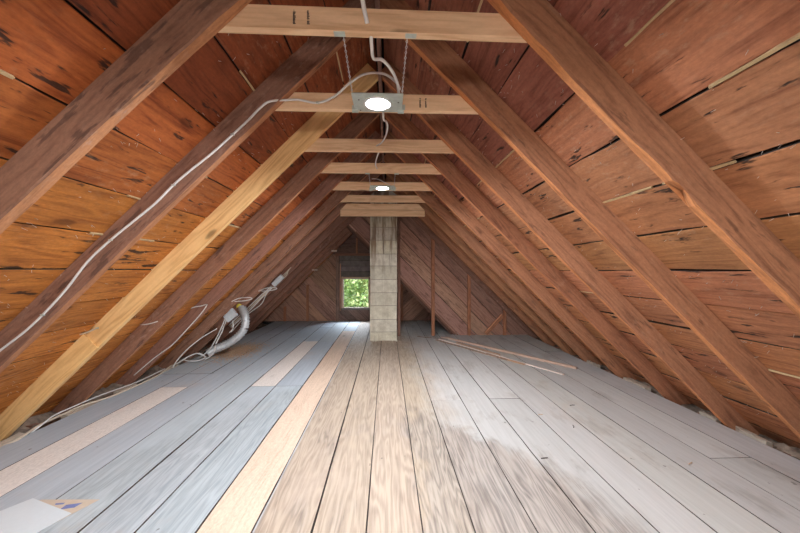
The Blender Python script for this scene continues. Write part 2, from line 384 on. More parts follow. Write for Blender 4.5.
# --- rafters
def rafter_obj(sd,yb,mat,rough=1.0,t0=-.22,t1=None,name='rafter',off=OFF,wany=0,tint=None,depth0=0.0,rt=RT,notch=None):
    foot,up,out=side_vecs(sd); t1=t1 or ridge_len(sd,0)+.02
    yf=yb-rt; mb=MB(); seed=yb*13+sd*5
    v=random.uniform(.9,1.1); tint=tint or (v,v*random.uniform(.95,1.04),v*random.uniform(.95,1.04))
    p0=foot+up*t0; p1=foot+up*t1
    # section: A = y direction, B = outwards
    sec=[(0,.002+wany*.2),(.0015+wany*.06,depth0),(rt-.003,depth0),(rt,.003),(rt,off),(0,off)]
    def jit(L,j):
        s=.0035*rough
        if j in (0,1):
            a=noise.noise((L*1.6,seed,1))*s+noise.noise((L*7,seed,2))*s*.7
            c=noise.noise((L*1.3,seed,3))*s*1.3+noise.noise((L*9,seed,4))*s*.6+ (wany*max(0,noise.noise((L*1.1,seed,8)))*1.2 if j==0 else 0)
        elif j in (2,3):
            a=noise.noise((L*1.7,seed,5))*s*.6+noise.noise((L*8,seed,6))*s*.4; c=noise.noise((L*1.3,seed,3))*s*1.3
        else: a=0;c=0
        if notch and j in (1,2) and abs(L+t0-notch)<.03: c+=.02
        return (a,c)
    mb.beam((p0.x,yf,p0.z),(p1.x,yf,p1.z),(0,1,0),out,sec,n=60,jit=jit,tint=tint)
    for q in range(60):          # underside tint: bounce light off the floor painted in, partly bare orange wood
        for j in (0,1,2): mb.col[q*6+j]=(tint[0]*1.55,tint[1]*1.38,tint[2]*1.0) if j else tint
    o=mb.build(name,mat); set_origin(o,(foot.x,yb-rt/2,0)); return o
ordn=['first','second','third','fourth','fifth','sixth','seventh']
LLAB=['nearest left rafter, dark brown with chipped lower edge, crossing the top left corner',
 'brown left rafter with the long white cable running down its face',
 None,
 'old brown left rafter just behind the new yellow pine one',
 'old left rafter with a pale looped cable stapled near its foot, fifth from the camera',
 'sixth left rafter from the camera, just before the grey junction box',
 'left rafter under the farthest collar tie, with the white cable splice box on it']
RLAB=['nearest right rafter, red brown with a ragged orange lower edge, crossing the top right corner',
 'second right rafter from the camera, its foot cut off by the right edge',
 'third right rafter from the camera, the nearest one whose foot shows on the floor',
 'fourth right rafter from the camera','fifth right rafter from the camera','sixth right rafter from the camera',
 'right rafter under the farthest collar tie, seventh from the camera']
for i,yb in enumerate(RY):
    if i!=2:
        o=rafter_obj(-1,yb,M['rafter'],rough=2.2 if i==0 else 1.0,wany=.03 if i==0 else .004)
        tag(o,LLAB[i],'rafter','old rafters of the left slope')
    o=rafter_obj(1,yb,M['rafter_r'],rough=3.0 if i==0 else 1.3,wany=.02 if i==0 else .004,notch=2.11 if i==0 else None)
    tag(o,RLAB[i],'rafter','old rafters of the right slope')
# behind the camera
for k,yb in enumerate((.66,0.0,-.66,-1.32)):
    for sd in (-1,1):
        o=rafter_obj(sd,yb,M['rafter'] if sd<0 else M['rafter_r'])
        tag(o,'%s rafter of the bays %s, out of the picture'%('left' if sd<0 else 'right',('beside the camera','just behind the camera','farther behind the camera','next to the near gable wall')[k]),'rafter','rafters out of the picture')
# new yellow pine rafter, third on the left
foot,up,out=side_vecs(-1)
e=empty('rafter',(foot.x,RY[2]-.02,0),'new pale yellow pine rafter on the left slope with a spliced foot','rafter')
yb=RY[2]; mb=MB(); p0=foot+up*(-.2)+out*.0; p1=foot+up*(ridge_len(-1,0)+.0)
mb.beam((p0.x,yb-.04,p0.z),(p1.x,yb-.04,p1.z),(0,1,0),out,[(0,.002),(.002,0),(.038,0),(.04,.002),(.04,.142),(0,.142)],n=2)
adopt(e,mb.build('pine_board',M['new']))
mb=MB(); p1=foot+up*.92; p0=foot+up*(-.16)
mb.beam((p0.x,yb-.059,p0.z),(p1.x,yb-.059,p1.z),(0,1,0),out,[(0,-.002),(.002,-.004),(.017,-.004),(.018,-.002),(.018,.138),(0,.138)],n=2,tint=(1.05,1.05,1.0))
adopt(e,mb.build('splice_board',M['new']))

# --- ridge board
mb=MB(); zr=S*(WR-RIDGE_X)
mb.box(RIDGE_X-.012,RIDGE_X+.012,Y0,6.4,zr-.06,zr+.15,axis='y',tint=(.7,.7,.75))
o=mb.build('trim_1',M['rafter']); tag(o,'ridge board at the top of the roof',kind='structure')

# --- collar ties
TL=['nearest collar tie, broad new fir board right across the top of the picture',
 'second collar tie, new fir board directly behind the near square light fitting',
 'third collar tie from the camera, with a white cable entering a hole in its face',
 'fourth collar tie from the camera, just in front of the far light fitting',
 'fifth collar tie from the camera, directly behind the far light fitting',
 'sixth collar tie from the camera, the narrow pale one above the lowest tie',
 'lowest and farthest collar tie, deeper than the rest, in front of the chimney top']
for i,yb in enumerate(RY[:6]):
    def xe(sd,z): # x where the tie meets the rafter top side (sheathing)
        W=WL if sd<0 else WR; return sd*(W+(OFF-.012)*NRM/S - z/S)
    z0=TIE_Z+(.002 if i==0 else random.uniform(-.004,.004)); h=.086 if i==0 else .09; tl=.012 if i==0 else 0; mb=MB(); th=.038
    if i==2: yt=yb
    else: yt=yb
    xs=[(xe(-1,z0),xe(1,z0)),(xe(-1,z0+h),xe(1,z0+h))]
    v=random.uniform(.95,1.04); tn=(v,v,v)
    uo=(random.uniform(0,40),random.uniform(0,40))
    y0,y1=yt+.0005,yt+th
    b=[(xs[0][0],y0,z0),(xs[0][1]+tl,y0,z0-tl),(xs[1][1]+tl,y0,z0+h-tl),(xs[1][0],y0,z0+h)]; c=[(x,y1,z) for x,y,z in b]
    def F(pts,uvs): mb.poly(pts,uvs,tn)
    U=lambda p,o=0:(uo[0]+p[0],uo[1]+p[2]+o)
    F(b,[U(p) for p in b]); F(c[::-1],[U(p,.3) for p in c[::-1]])
    F([b[0],b[1],c[1],c[0]],[(uo[0]+p[0],uo[1]+p[1]+.6) for p in (b[0],b[1],c[1],c[0])])
    F([b[3],b[2],c[2],c[3]],[(uo[0]+p[0],uo[1]+p[1]+.9) for p in (b[3],b[2],c[2],c[3])])
    F([b[0],b[3],c[3],c[0]],[(0,0)]*4); F([b[1],b[2],c[2],c[1]],[(0,0)]*4)
    o=mb.build('collar_tie',M['tie']); set_origin(o,(RIDGE_X,yt+th/2,z0)); tag(o,TL[i],'collar tie','new collar ties across the roof')
    if i in (0,1):
        for col in range(2):
            st=MB(); xx=(-.352,-.300)[col] if i==0 else (.183,.215)[col]
            for rr in range(11):
                zz=2.121+rr*.0048; w=random.uniform(.006,.011)
                if random.random()<.9: st.box(xx,xx+w,y0-.0006,y0-.0001,zz,zz+.0034)
            # strokes joined by one spine so the stamp is a single mark
            st.box(xx+.003,xx+.0045,y0-.0006,y0-.0001,2.121,2.175)
            s_=st.build('grade_stamp',M['black'],None)
            for vv in s_.data.vertices: vv.co-=Vector(o.location)
            s_.parent=o; s_['label']='small faded dark grade stamp'
# farthest tie nailed on the near side of the rafters
mb=MB(); ya=RY[6]-RT-.042; yb_=RY[6]-RT-.002; z0,z1=1.982,2.163
xa,xb=-.672,.548
prof=[(xa,z0),(xb,z0),(xb,z0+.085),(xb-.09,z1),(xa+.09,z1),(xa,z0+.085)]
mb.beam((0,ya,0),(0,yb_,0),(1,0,0),(0,0,1),prof)
# uv along x for the faces
for fi in range(len(mb.f)):
    mb.uv[fi]=[(mb.v[i][0]+7,mb.v[i][2]+mb.v[i][1]) for i in mb.f[fi]]
o=mb.build('collar_tie',M['tie']); set_origin(o,((xa+xb)/2,ya,z0)); tag(o,TL[6],'collar tie','new collar ties across the roof')
g_=MB(); g_.box(xa+.005,xb-.005,ya-.0015,ya+.0,z0+.087,z0+.091,axis='x'); s=g_.build('edge_groove',M['rafter']); 
for vv in s.data.vertices: vv.co-=Vector(o.location)
s.parent=o

# ------------------------------------------------------------------ clipping helper for diagonal boards
def clip(poly,n,d):   # keep n.p<=d
    out=[]
    for i in range(len(poly)):
        a,b=poly[i],poly[(i+1)%len(poly)]; da=a[0]*n[0]+a[1]*n[1]-d; db=b[0]*n[0]+b[1]*n[1]-d
        if da<=0: out.append(a)
        if (da<0<db) or (db<0<da):
            t=da/(da-db); out.append((a[0]+(b[0]-a[0])*t,a[1]+(b[1]-a[1])*t))
    return out
def boards(mb,region,ang,width,y0,y1,off=0,gap=.003,tbase=(1,1,1),var=.22,mi=0):
    d=(math.cos(ang),math.sin(ang)); nn=(-d[1],d[0])
    vals=[p[0]*nn[0]+p[1]*nn[1] for p in region]; k=math.floor((min(vals)-off)/width)
    while off+k*width<max(vals):
        lo=off+k*width+gap; hi=off+(k+1)*width-gap; k+=1
        q=clip(region,(-nn[0],-nn[1]),-lo); q=clip(q,nn,hi) if q else q
        if len(q)<3: continue
        v=random.uniform(1-var,1+var); tn=(tbase[0]*v,tbase[1]*v*random.uniform(.93,1.05),tbase[2]*v*random.uniform(.93,1.05)); uo=(random.uniform(0,30),random.uniform(0,30))
        dy=random.uniform(-.003,.003)
        uv=[(uo[0]+p[0]*d[0]+p[1]*d[1],uo[1]+p[0]*nn[0]+p[1]*nn[1]) for p in q]
        mb.poly([(p[0],y0+dy,p[1]) for p in q],uv,tn,mi); mb.poly([(p[0],y1+dy,p[1]) for p in q][::-1],uv[::-1],tn,mi)
        for i in range(len(q)):
            a,b=q[i],q[(i+1)%len(q)]; mb.poly([(a[0],y0+dy,a[1]),(b[0],y0+dy,b[1]),(b[0],y1+dy,b[1]),(a[0],y1+dy,a[1])],[(uo[0],uo[1]),(uo[0]+.3,uo[1]),(uo[0]+.3,uo[1]+.02),(uo[0],uo[1]+.02)],tn,mi)

# --- partition of diagonal boards right of the chimney (gable of the main roof)
PY=6.43; DS=-1.028; dz_=lambda x: 2.049+DS*(x+.697)    # the sloping lower edge
xd0=1.297
Lx=lambda off,z:-(WL+off*NRM/S-z/S); Rx=lambda off,z:(WR+off*NRM/S-z/S)
topz=S*(WR+OFF*NRM/S-RIDGE_X)-.01
# intersection of the diagonal with the left sheathing
xi=( (S*(WL+OFF*NRM/S)) - 2.049 - DS*.697*1.0 ); 
# left roof z = S*(WL' + x); diag z = 2.049+DS*(x+.697)
WLp=WL+OFF*NRM/S; xi=(2.049+DS*.697-S*WLp)/(S-DS); zi=S*(WLp+xi)
region=[(xi,zi),(xd0,0.0),(Rx(OFF,0)-.01,0.0),(RIDGE_X,topz)]
mb=MB(); boards(mb,region,math.atan(DS),.235,PY,PY+.022,off=.02,tbase=(1.3,1.25,1.25),gap=.005)
part_=mb.build('wall_partition',M['gable']); tag(part_,'partition of diagonal brown boards right of the chimney with a sloping open lower corner',kind='structure')
# trim boards along the sloping edge
mb=MB(); dv=Vector((1,0,DS)).normalized(); nv=Vector((-DS,0,1)).normalized()
p0=Vector((xi+.04,PY+.024,dz_(xi+.04))); p1=Vector((xd0-.02,PY+.024,dz_(xd0-.02)))
mb.beam(p0,p1,(0,1,0),nv,[(0,-.03),(.045,-.03),(.045,.10),(0,.10)],n=20,tint=(.7,.65,.65))
mb.beam(p0-nv*.055,p1-nv*.055,(0,1,0),nv,[(.05,-.02),(.09,-.02),(.09,.06),(.05,.06)],n=20,tint=(.35,.33,.35))
o=mb.build('trim_2',M['rafter']); tag(o,'sloping rafter edge above the low opening in the partition',kind='structure')
# studs
def stud(x0,x1,y0,y1,z0,z1,lab,tint=(1,1,1),mat='rafter_r',cat='stud',grp='studs of the partition'):
    mb=MB(); mb.box(x0,x1,y0,y1,z0,z1,axis='z',tint=tint,bev=.003); o=mb.build('wall_stud',M[mat]); set_origin(o,((x0+x1)/2,(y0+y1)/2,z0)); tag(o,lab,cat,grp); return o
rz=lambda x: S*(WR-x)
stud(.195,.245,PY-.07,PY-.003,0.001,2.35,'dark upright post hard against the right side of the chimney',(.75,.75,.8),'rafter')
stud(.815,.875,PY-.05,PY-.003,0.001,1.98,'tall stud on the partition, standing across the low opening',(.95,.9,.9))
stud(1.487,1.54,PY-.045,PY-.003,0.001,1.25,'middle height stud on the partition boards right of the low opening',(1.05,1,1))
stud(2.15,2.205,PY-.045,PY-.003,0.001,.60,'short stud on the partition near the right eave',(1.05,1,1))
# sloping brace beside the short stud
mb=MB(); mb.beam((1.83,PY-.03,.02),(2.15,PY-.03,.36),(0,1,0),(-.7,0,.7),[(0,-.03),(.025,-.03),(.025,.045),(0,.045)],tint=(1.1,1.05,1.05)); mb.beam((1.82,PY-.034,.05),(2.13,PY-.034,.385),(0,1,0),(-.7,0,.7),[(0,0),(.01,0),(.01,.012),(0,.012)],tint=(2.2,2.4,2.6))
o=mb.build('brace',M['rafter_r']); set_origin(o,(1.83,PY,0)); tag(o,'short slanting brace leaning against the short partition stud','brace')
# last rafters beside the partition
for sd,yb,lab in ((-1,5.76,'shadowed left rafter beyond the farthest collar tie, first of the dark ones'),(1,5.78,'right rafter one step beyond the farthest collar tie'),(1,6.38,'dark right rafter lying against the partition of diagonal boards'),(-1,6.33,'dark left rafter level with the chimney, ending above the peak of the opening')):
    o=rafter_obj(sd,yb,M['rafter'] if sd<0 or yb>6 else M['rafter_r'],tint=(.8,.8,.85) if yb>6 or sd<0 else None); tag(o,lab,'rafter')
for yb,lab in ((6.86,'left rafter in the dark back wing, nearer of the last two'),(7.36,'last lowest left rafter in the back wing, just before the diagonal board wall')):
    t1=(WL-.70)*NRM-.05
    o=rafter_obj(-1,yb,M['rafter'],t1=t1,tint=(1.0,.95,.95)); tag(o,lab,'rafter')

# --- wing roof (right slope) behind the partition
mb=MB(); wn=Vector((-DS,0,1)).normalized(); wx0,wx1=-.80,1.45
a=Vector((wx0,0,dz_(wx0)))+wn*.12; c=Vector((wx1,0,dz_(wx1)))+wn*.12; L=(c-a).length; dd=(c-a).normalized()
k=0
while k*.25<L:
    p=a+dd*(k*.25); v=random.uniform(.6,.9)
    mb.beam((p.x,PY+.07,p.z),(p.x,8.45,p.z),dd,wn,[(0,0),(.245,0),(.245,.02),(0,.02)],tint=(v,v,v)); k+=1
mb.beam((a.x,PY+.03,a.z+.03),(a.x,8.5,a.z+.03),dd,wn,[(-.2,0),(L+.2,0),(L+.2,.02),(-.2,.02)],mi=1)
o=mb.build('ceiling',[M['gable'],M['seal']]); tag(o,'low right roof slope of the back wing',kind='structure')
for yb,lab in ((7.1,'right rafter of the back wing, nearer, seen above the low opening'),(7.8,'right rafter of the back wing, farther, close to the window wall')):
    mb=MB(); p0=Vector((-.72,yb,dz_(-.72))); p1=Vector((1.27,yb,dz_(1.27)))
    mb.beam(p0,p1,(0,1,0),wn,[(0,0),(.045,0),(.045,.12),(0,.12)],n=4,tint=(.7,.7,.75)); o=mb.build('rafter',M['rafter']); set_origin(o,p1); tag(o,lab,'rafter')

# --- back wall with the window
BY=8.36
wz=lambda off:0
# gable outline of the wing: left roof, wing right slope, floor
wr=lambda x: dz_(x)+.12*math.sqrt(1+DS*DS)
xr=(2.049+DS*.697+.12*math.sqrt(1+DS*DS)-S*WLp)/(S-DS); zr_=S*(WLp+xr)
xe_=-.697+(2.049+.12*math.sqrt(1+DS*DS))/1.028
wx=[-1.045,-.425,.30,1.01]
full=[(-WLp,0),(xe_,0),(xr,zr_)]
def cl(poly,x0=None,x1=None,z0=None,z1=None):
    if x0 is not None: poly=clip(poly,(-1,0),-x0)
    if x1 is not None and poly: poly=clip(poly,(1,0),x1)
    if z0 is not None and poly: poly=clip(poly,(0,-1),-z0)
    if z1 is not None and poly: poly=clip(poly,(0,1),z1)
    return poly
mb=MB()
boards(mb,cl(full,x1=-1.15,z1=1.58),R(-46),.20,BY,BY+.02,tbase=(1.35,1.3,1.25),var=.3)
boards(mb,cl(full,x0=-.32,z1=1.58),R(43),.20,BY,BY+.02,tbase=(1.0,.9,.9),var=.35)
boards(mb,cl(full,x0=-1.15,x1=-.32,z1=.29),R(-44),.16,BY,BY+.02,tbase=(.75,.8,.85))
boards(mb,cl(full,x0=-1.15,x1=-.32,z0=1.01,z1=1.58),0,.13,BY,BY+.02,tbase=(1,1,1),mi=1,off=.0)
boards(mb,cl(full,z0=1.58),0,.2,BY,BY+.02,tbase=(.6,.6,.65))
boards(mb,cl(full,x0=-1.15,x1=-1.045,z0=.29,z1=1.01),R(90),.2,BY,BY+.02,tbase=(1,1,1))
boards(mb,cl(full,x0=-.425,x1=-.32,z0=.29,z1=1.01),R(90),.2,BY,BY+.02,tbase=(1,1,1))
# tar paper outside, with the window hole
for (a0,a1,b0,b1) in ((-3,-1.045,-.2,2.6),(-.425,2.8,-.2,2.6),(-1.045,-.425,-.2,.29),(-1.045,-.425,1.01,2.6)):
    mb.box(a0,a1,BY+.026,BY+.05,b0,b1,mi=2)
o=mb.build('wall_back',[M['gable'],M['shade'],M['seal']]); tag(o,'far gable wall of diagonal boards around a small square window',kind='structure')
mb=MB()
mb.box(-1.08,-1.045,BY-.02,BY+.06,.27,1.05,axis='z'); mb.box(-.425,-.39,BY-.02,BY+.06,.27,1.05,axis='z')
mb.box(-1.08,-.39,BY-.03,BY+.06,.255,.30,axis='x',mi=1); mb.box(-1.08,-.39,BY-.02,BY+.06,1.005,1.04,axis='x')
w=mb.build('window_1',[M['ptrim'],M['shade']]); tag(w,'small square window in the far wall with trees outside',kind='structure')
mb=MB(); mb.box(-1.045,-.425,BY+.02,BY+.024,.30,1.005); s=mb.build('pane',M['glass'],w)
mb=MB(); mb.box(-1.045,-1.028,BY-.005,BY+.03,.30,1.005,axis='z'); mb.box(-.442,-.425,BY-.005,BY+.03,.30,1.005,axis='z'); mb.box(-1.045,-.425,BY-.005,BY+.03,.30,.318); mb.box(-1.045,-.425,BY-.005,BY+.03,.987,1.005)
s=mb.build('sash',M['stick'],w)
stud(-1.205,-1.13,BY-.07,BY-.004,.001,1.57,'dark grey post left of the small window',(.9,.95,1.0),'gable',grp='studs of the far wall')
stud(-1.115,-1.095,BY-.05,BY-.004,.24,1.36,'thin pale strip upright beside the small window',(2.2,2.1,1.9),'gable',grp='studs of the far wall')
stud(-1.90,-1.845,BY-.05,BY-.004,.001,.86,'stud halfway between the left eave and the window wall post',(1.0,1,1),grp='studs of the far wall')
stud(-2.43,-2.375,BY-.05,BY-.004,.001,.345,'shortest stud at the left eave of the far wall',(1.1,1,1),grp='studs of the far wall')
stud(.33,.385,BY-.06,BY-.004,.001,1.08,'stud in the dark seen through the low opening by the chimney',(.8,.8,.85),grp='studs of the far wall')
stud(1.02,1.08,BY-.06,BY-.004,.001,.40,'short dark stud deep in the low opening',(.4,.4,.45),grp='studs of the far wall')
mb=MB(); mb.box(-1.22,-.05,BY-.08,BY-.004,1.545,1.60,axis='x',tint=(.95,.9,.9)); o=mb.build('header_beam',M['rafter']); set_origin(o,(-.7,BY-.04,1.545)); tag(o,'level header beam above the small window','beam')
stud(-.735,-.695,BY-.06,BY-.006,1.60,1.97,'short king stud standing on the header beam above the window',(1.2,1.2,1.2),grp='studs of the far wall')
mb=MB(); mb.beam((-.705,6.40,2.04),(-.575,6.40,1.905),(0,1,0),(.7,0,.7),[(0,0),(.02,0),(.02,.018),(0,.018)],tint=(2.4,2.6,2.8)); o=mb.build('wood_strip',M['gable']); set_origin(o,(-.7,6.40,2.04)); tag(o,'short pale strip at the peak of the low wing opening','strip')
for (t,y,lab) in ((1.62*1.41,7.33,'upper pale scrap sticking out under the last left rafter'),(1.22*1.41,7.33,'lower pale scrap sticking out under the last left rafter')):
    p=RP(-1,t,-.002,y); mb=MB(); mb.box(p.x-.05,p.x+.06,y-.035,y-.005,p.z-.02,p.z+.012,tint=(1.3,1.3,1.3)); o=mb.build('wood_scrap',M['stick']); set_origin(o,p); tag(o,lab,'wood scrap')

# --- near gable wall, behind the camera, with its own window
mb=MB(); ng=[(-WLp,0),(WR+OFF*NRM/S,0),(RIDGE_X,topz)]
nw=(-.45,.45,.45,1.45)
for pl in (cl(ng,x1=nw[0]),cl(ng,x0=nw[1]),cl(ng,x0=nw[0],x1=nw[1],z1=nw[2]),cl(ng,x0=nw[0],x1=nw[1],z0=nw[3])):
    boards(mb,pl,0,.25,Y0-.04,Y0-.02)
for (a0,a1,b0,b1) in ((-3.1,nw[0],-.2,3.1),(nw[1],3.1,-.2,3.1),(nw[0],nw[1],-.2,nw[2]),(nw[0],nw[1],nw[3],3.1)): mb.box(a0,a1,Y0-.08,Y0-.045,b0,b1,mi=1)
o=mb.build('wall_near',[M['gable'],M['seal']]); tag(o,kind='structure')
mb=MB(); mb.box(nw[0]-.04,nw[0],Y0-.06,Y0,.41,1.49,axis='z'); mb.box(nw[1],nw[1]+.04,Y0-.06,Y0,.41,1.49,axis='z'); mb.box(nw[0],nw[1],Y0-.06,Y0,.41,.45); mb.box(nw[0],nw[1],Y0-.06,Y0,1.45,1.49)
w=mb.build('window_2',M['ptrim']); tag(w,kind='structure')
mb=MB(); mb.box(nw[0],nw[1],Y0-.04,Y0-.036,.45,1.45); mb.build('pane',M['glass'],w)

# --- chimney
CX0,CX1,CY=-.288,.171,5.95
courses=[.002,.153,.366,.598,.818,1.044,1.274,1.478,1.712,1.934,2.15,2.37,2.59,2.74]
mb=MB()
for i in range(len(courses)-1):
    z0,z1=courses[i]+.004,courses[i+1]-.004; v=random.uniform(.92,1.06); tn=(v,v,v*random.uniform(.94,1.03)); e=.006
    if i>=9: tn=tuple(q*.92 for q in tn)
    cells=[(CX0,CX1)] if i not in (7,) else [(CX0,-.062),(-.056,CX1)]
    for (a0,a1) in cells:
        sec=[(a0+e,CY),(a1-e,CY),(a1,CY+e),(a1,CY+.44-e),(a1-e,CY+.44),(a0+e,CY+.44),(a0,CY+.44-e),(a0,CY+e)]
        dx=random.uniform(-.003,.003)
        mb.beam((dx,0,z0),(dx,0,z1),(1,0,0),(0,1,0),sec,tint=tn)
mb.box(CX0+.008,CX1-.008,CY+.008,CY+.43,.002,2.74,axis='z',mi=1)
for q in range(9):   # crumbs of mortar at the foot
    x=random.uniform(CX0,CX1+.05); s=random.uniform(.008,.02); mb.box(x,x+s,CY-.03-s,CY-.03,.002,s*.7,mi=0)
o=mb.build('chimney',[None,M['mortar']]); set_origin(o,((CX0+CX1)/2,CY+.22,0)); tag(o,'square chimney of pale concrete blocks with brown drips, standing in the middle of the floor','chimney')
def block_mat():
    m,t,b=nt('stained_block'); g=G(t); P=g.n('ShaderNodeTexCoord').outputs['Object']; tint=g.n('ShaderNodeAttribute',attribute_name='tint').outputs[0]
    sx=g.n('ShaderNodeSeparateXYZ'); g.l(P,sx.inputs[0]); z=sx.outputs[2]
    n=g.noise(P,11,5,.65); f=g.noise(P,90,2,.6)
    c=g.ramp(g.m('ADD',g.m('MULTIPLY',n,.7),g.m('MULTIPLY',f,.3)),[(.35,(.50,.46,.365)),(.62,(.72,.68,.57))])
    dr=g.noise(g.mp(P,(16,16,1.3)),1,4,.6); k=g.m('MULTIPLY',g.step(dr,.47,.60),g.m('MULTIPLY_ADD',g.step(z,1.0,1.8),.7,.15))
    c=g.mix(k,c,(.16,.085,.045)); c=g.mix(g.m('MULTIPLY',g.step(z,1.3,2.2),.35),c,(.36,.27,.19)); c=g.mix(1,c,tint,'MULTIPLY'); g.l(c,b.inputs['Base Color']); b.inputs['Roughness'].default_value=.95; g.bump(f,b,.4,.004); return m
o.data.materials[0]=block_mat()

# --- light fittings hung from the ties
def light(name,cx,y0,y1,z,chain_y,lab,chain_z=TIE_Z,grp='square recessed light fittings hung from the ties'):
    cy=(y0+y1)/2; e=empty(name,(cx,cy,z),lab,'ceiling light',grp); x0,x1=cx-.118,cx+.118
    mb=MB(); # plate with a round hole: ring of quads from square to circle
    n=48; r=.062; b=len(mb.v)
    for k in range(n):
        w=2*math.pi*k/n; c,s_=math.cos(w),math.sin(w); m_=min((x1-x0)/2/max(abs(c),1e-6),(y1-y0)/2/max(abs(s_),1e-6))
        mb.v.append((cx+c*r,cy+s_*r,z)); mb.v.append((cx+c*m_,cy+s_*m_,z)); mb.v.append((cx+c*r,cy+s_*r,z+.003)); mb.v.append((cx+c*m_,cy+s_*m_,z+.003))
    for k in range(n):
        a=b+4*k; d=b+4*((k+1)%n)
        mb.face([a,a+1,d+1,d],[(0,0)]*4); mb.face([a+2,d+2,d+3,a+3],[(0,0)]*4); mb.face([a+1,a+3,d+3,d+1],[(0,0)]*4); mb.face([a,d,d+2,a+2],[(0,0)]*4)
    adopt(e,mb.build('mounting_plate',M['steel']))
    mb=MB(); mb.disc_stack((cx,cy,z),[(.062,.0),(.062,.014),(.0615,.016),(.0,.016)],close=False); adopt(e,mb.build('lamp_housing',M['steel']))
    mb=MB(); mb.disc_stack((cx,cy,z-.002),[(.068,.0015),(.069,-.003),(.064,-.005),(.052,-.003),(.047,.003),(.047,.006),(.067,.006),(.068,.0015)],close=False); adopt(e,mb.build('trim_ring',M['white']))
    mb=MB(); mb.disc_stack((cx,cy,z-.002),[(.048,.0),(.038,-.0015),(.02,-.0022),(.0005,-.0025)],close=False); adopt(e,mb.build('lens',M['led']))
    for sx,xx in ((-1,x0+.004),(1,x1-.006)):
        mb=MB(); top=Vector((xx+sx*.010,chain_y+.012,chain_z-.002)); bot=Vector((xx,y0+.01,z+.004)); L=(top-bot).length; k=int(L/.011)
        for i in range(k):
            p=top.lerp(bot,(i+.5)/k); d=(bot-top).normalized(); a=Vector((1,0,0)) if i%2 else Vector((0,1,0)); h=.0065
            mb.tube([p-d*h,p-d*h*.3+a*.003,p+d*h*.3+a*.003,p+d*h],.0014,seg=4,sub=2); mb.tube([p-d*h,p-d*h*.3-a*.003,p+d*h*.3-a*.003,p+d*h],.0014,seg=4,sub=2)
        adopt(e,mb.build('chain',M['galv']))
        mb=MB(); mb.box(min(top.x-sx*.008,top.x+sx*.034),max(top.x-sx*.008,top.x+sx*.034),chain_y-.014,chain_y+.014,chain_z-.006,chain_z-.0005,bev=.001,axis='x'); adopt(e,mb.build('clip',M['steel']))
        mb=MB(); mb.box(xx-.014,xx+.014,y1-.03,y1+.004,z-.006,z+.018,axis='x',bev=.003); mb.box(xx+sx*.012-.004,xx+sx*.012+.004,y1-.02,y1-.012,z-.012,z+.022,axis='z'); mb.box(xx+sx*.002-.003,xx+sx*.002+.02,y1-.028,y1-.022,z+.002,z+.026,axis='z'); adopt(e,mb.build('bar_hanger',M['steel']))
        for yy in (y0+.02,y1-.03):
            pass
    for (qx,qy) in ((x1-.02,y0+.08),(x0+.03,y1-.02),(x0+.03,y0+.06)):
        mb=MB(); mb.disc_stack((qx,qy,z-.001),[(.004,0),(.004,-.001)],seg=10); adopt(e,mb.build('screw_head',M['black']))
    return e
light('ceiling_light',-.044,1.575,1.760,2.0,RY[0]+.02,'near square steel light fitting with glowing round lens on two chains')
light('ceiling_light',-.045,3.30,3.485,2.0,RY[3]+.02,'far small square light fitting, glowing, hung under the fourth tie')
light('ceiling_light',-.045,-.12,.065,2.0,.02,'third light fitting, above and behind the camera',grp='light fittings out of the picture')
# ties for the bays behind the camera
for k,yb in enumerate((.66,0.0,-.66,-1.32)):
    mb=MB(); z0=TIE_Z; mb.beam((-.72+0,yb+.02,z0+.046),(.62,yb+.02,z0+.046),(0,1,0),(0,0,1),[(-.019,-.046),(.019,-.046),(.019,.046),(-.019,.046)])
    o=mb.build('collar_tie',M['tie']); set_origin(o,(0,yb+.02,z0)); tag(o,'collar tie '+('just above the camera','directly behind the camera','farther behind the camera','near the wall behind the camera')[k]+', out of the picture','collar tie','collar ties out of the picture')

# --- cables
def cable(name,pts,r,mat,lab,grp='electrical cables',staples=()):
    mb=MB(); mb.tube(pts,r,seg=8); o=mb.build(name,M[mat]); p0=Vector(pts[0])
    tag(o,lab,'cable',grp); set_origin(o,p0)
    for i in staples:
        q=Vector(pts[i]); s=MB(); s.box(q.x-.009,q.x+.009,q.y-.006,q.y+.004,q.z-.005,q.z+.005,axis='x',bev=.001); so=s.build('cable_staple',M['steel']); 
        for v in so.data.vertices: v.co-=p0
        so.parent=o
    return o
y2=RY[1]-RT-.008
c1=[(-2.10,y2,.71),(-2.013,y2,.785),(-1.90,y2,.875),(-1.805,y2,.966),(-1.69,y2,1.097),(-1.58,y2,1.245),(-1.463,y2,1.36),(-1.34,y2,1.465),(-1.232,y2,1.558),(-1.14,y2,1.655),(-1.051,y2,1.735),(-.99,y2,1.785),(-.921,y2,1.844),(-.83,y2,1.93),(-.748,y2,2.009),(-.69,y2-.002,2.07),(-.631,y2-.01,2.108),(-.551,RY[1]-.02,2.14),(-.483,RY[1]-.01,2.146),(-.384,RY[1]-.012,2.131),(-.29,RY[1]-.03,2.161),(-.207,1.9,2.215),(-.123,1.84,2.235),(-.02,1.75,2.19),(.045,1.70,2.12),(.062,1.68,2.075)]
cable('electrical_cable',c1,.0062,'cable','long white cable stapled down the second left rafter from the light',staples=(3,6,9,13,19))
cable('electrical_cable',[(-.095,1.20,2.26),(-.089,1.27,2.185),(-.074,RY[0]-.002,2.128)],.0085,'cable','thick white cable dropping into the face of the nearest collar tie')
cable('electrical_cable',[(-.062,1.342,2.108),(-.060,1.36,2.075),(-.055,1.42,2.065),(-.02,1.47,2.09),(.02,1.52,2.075),(.046,1.575,2.05),(.055,1.62,2.02)],.0068,'cable','short white cable bending from the underside of the nearest tie to the near fitting')
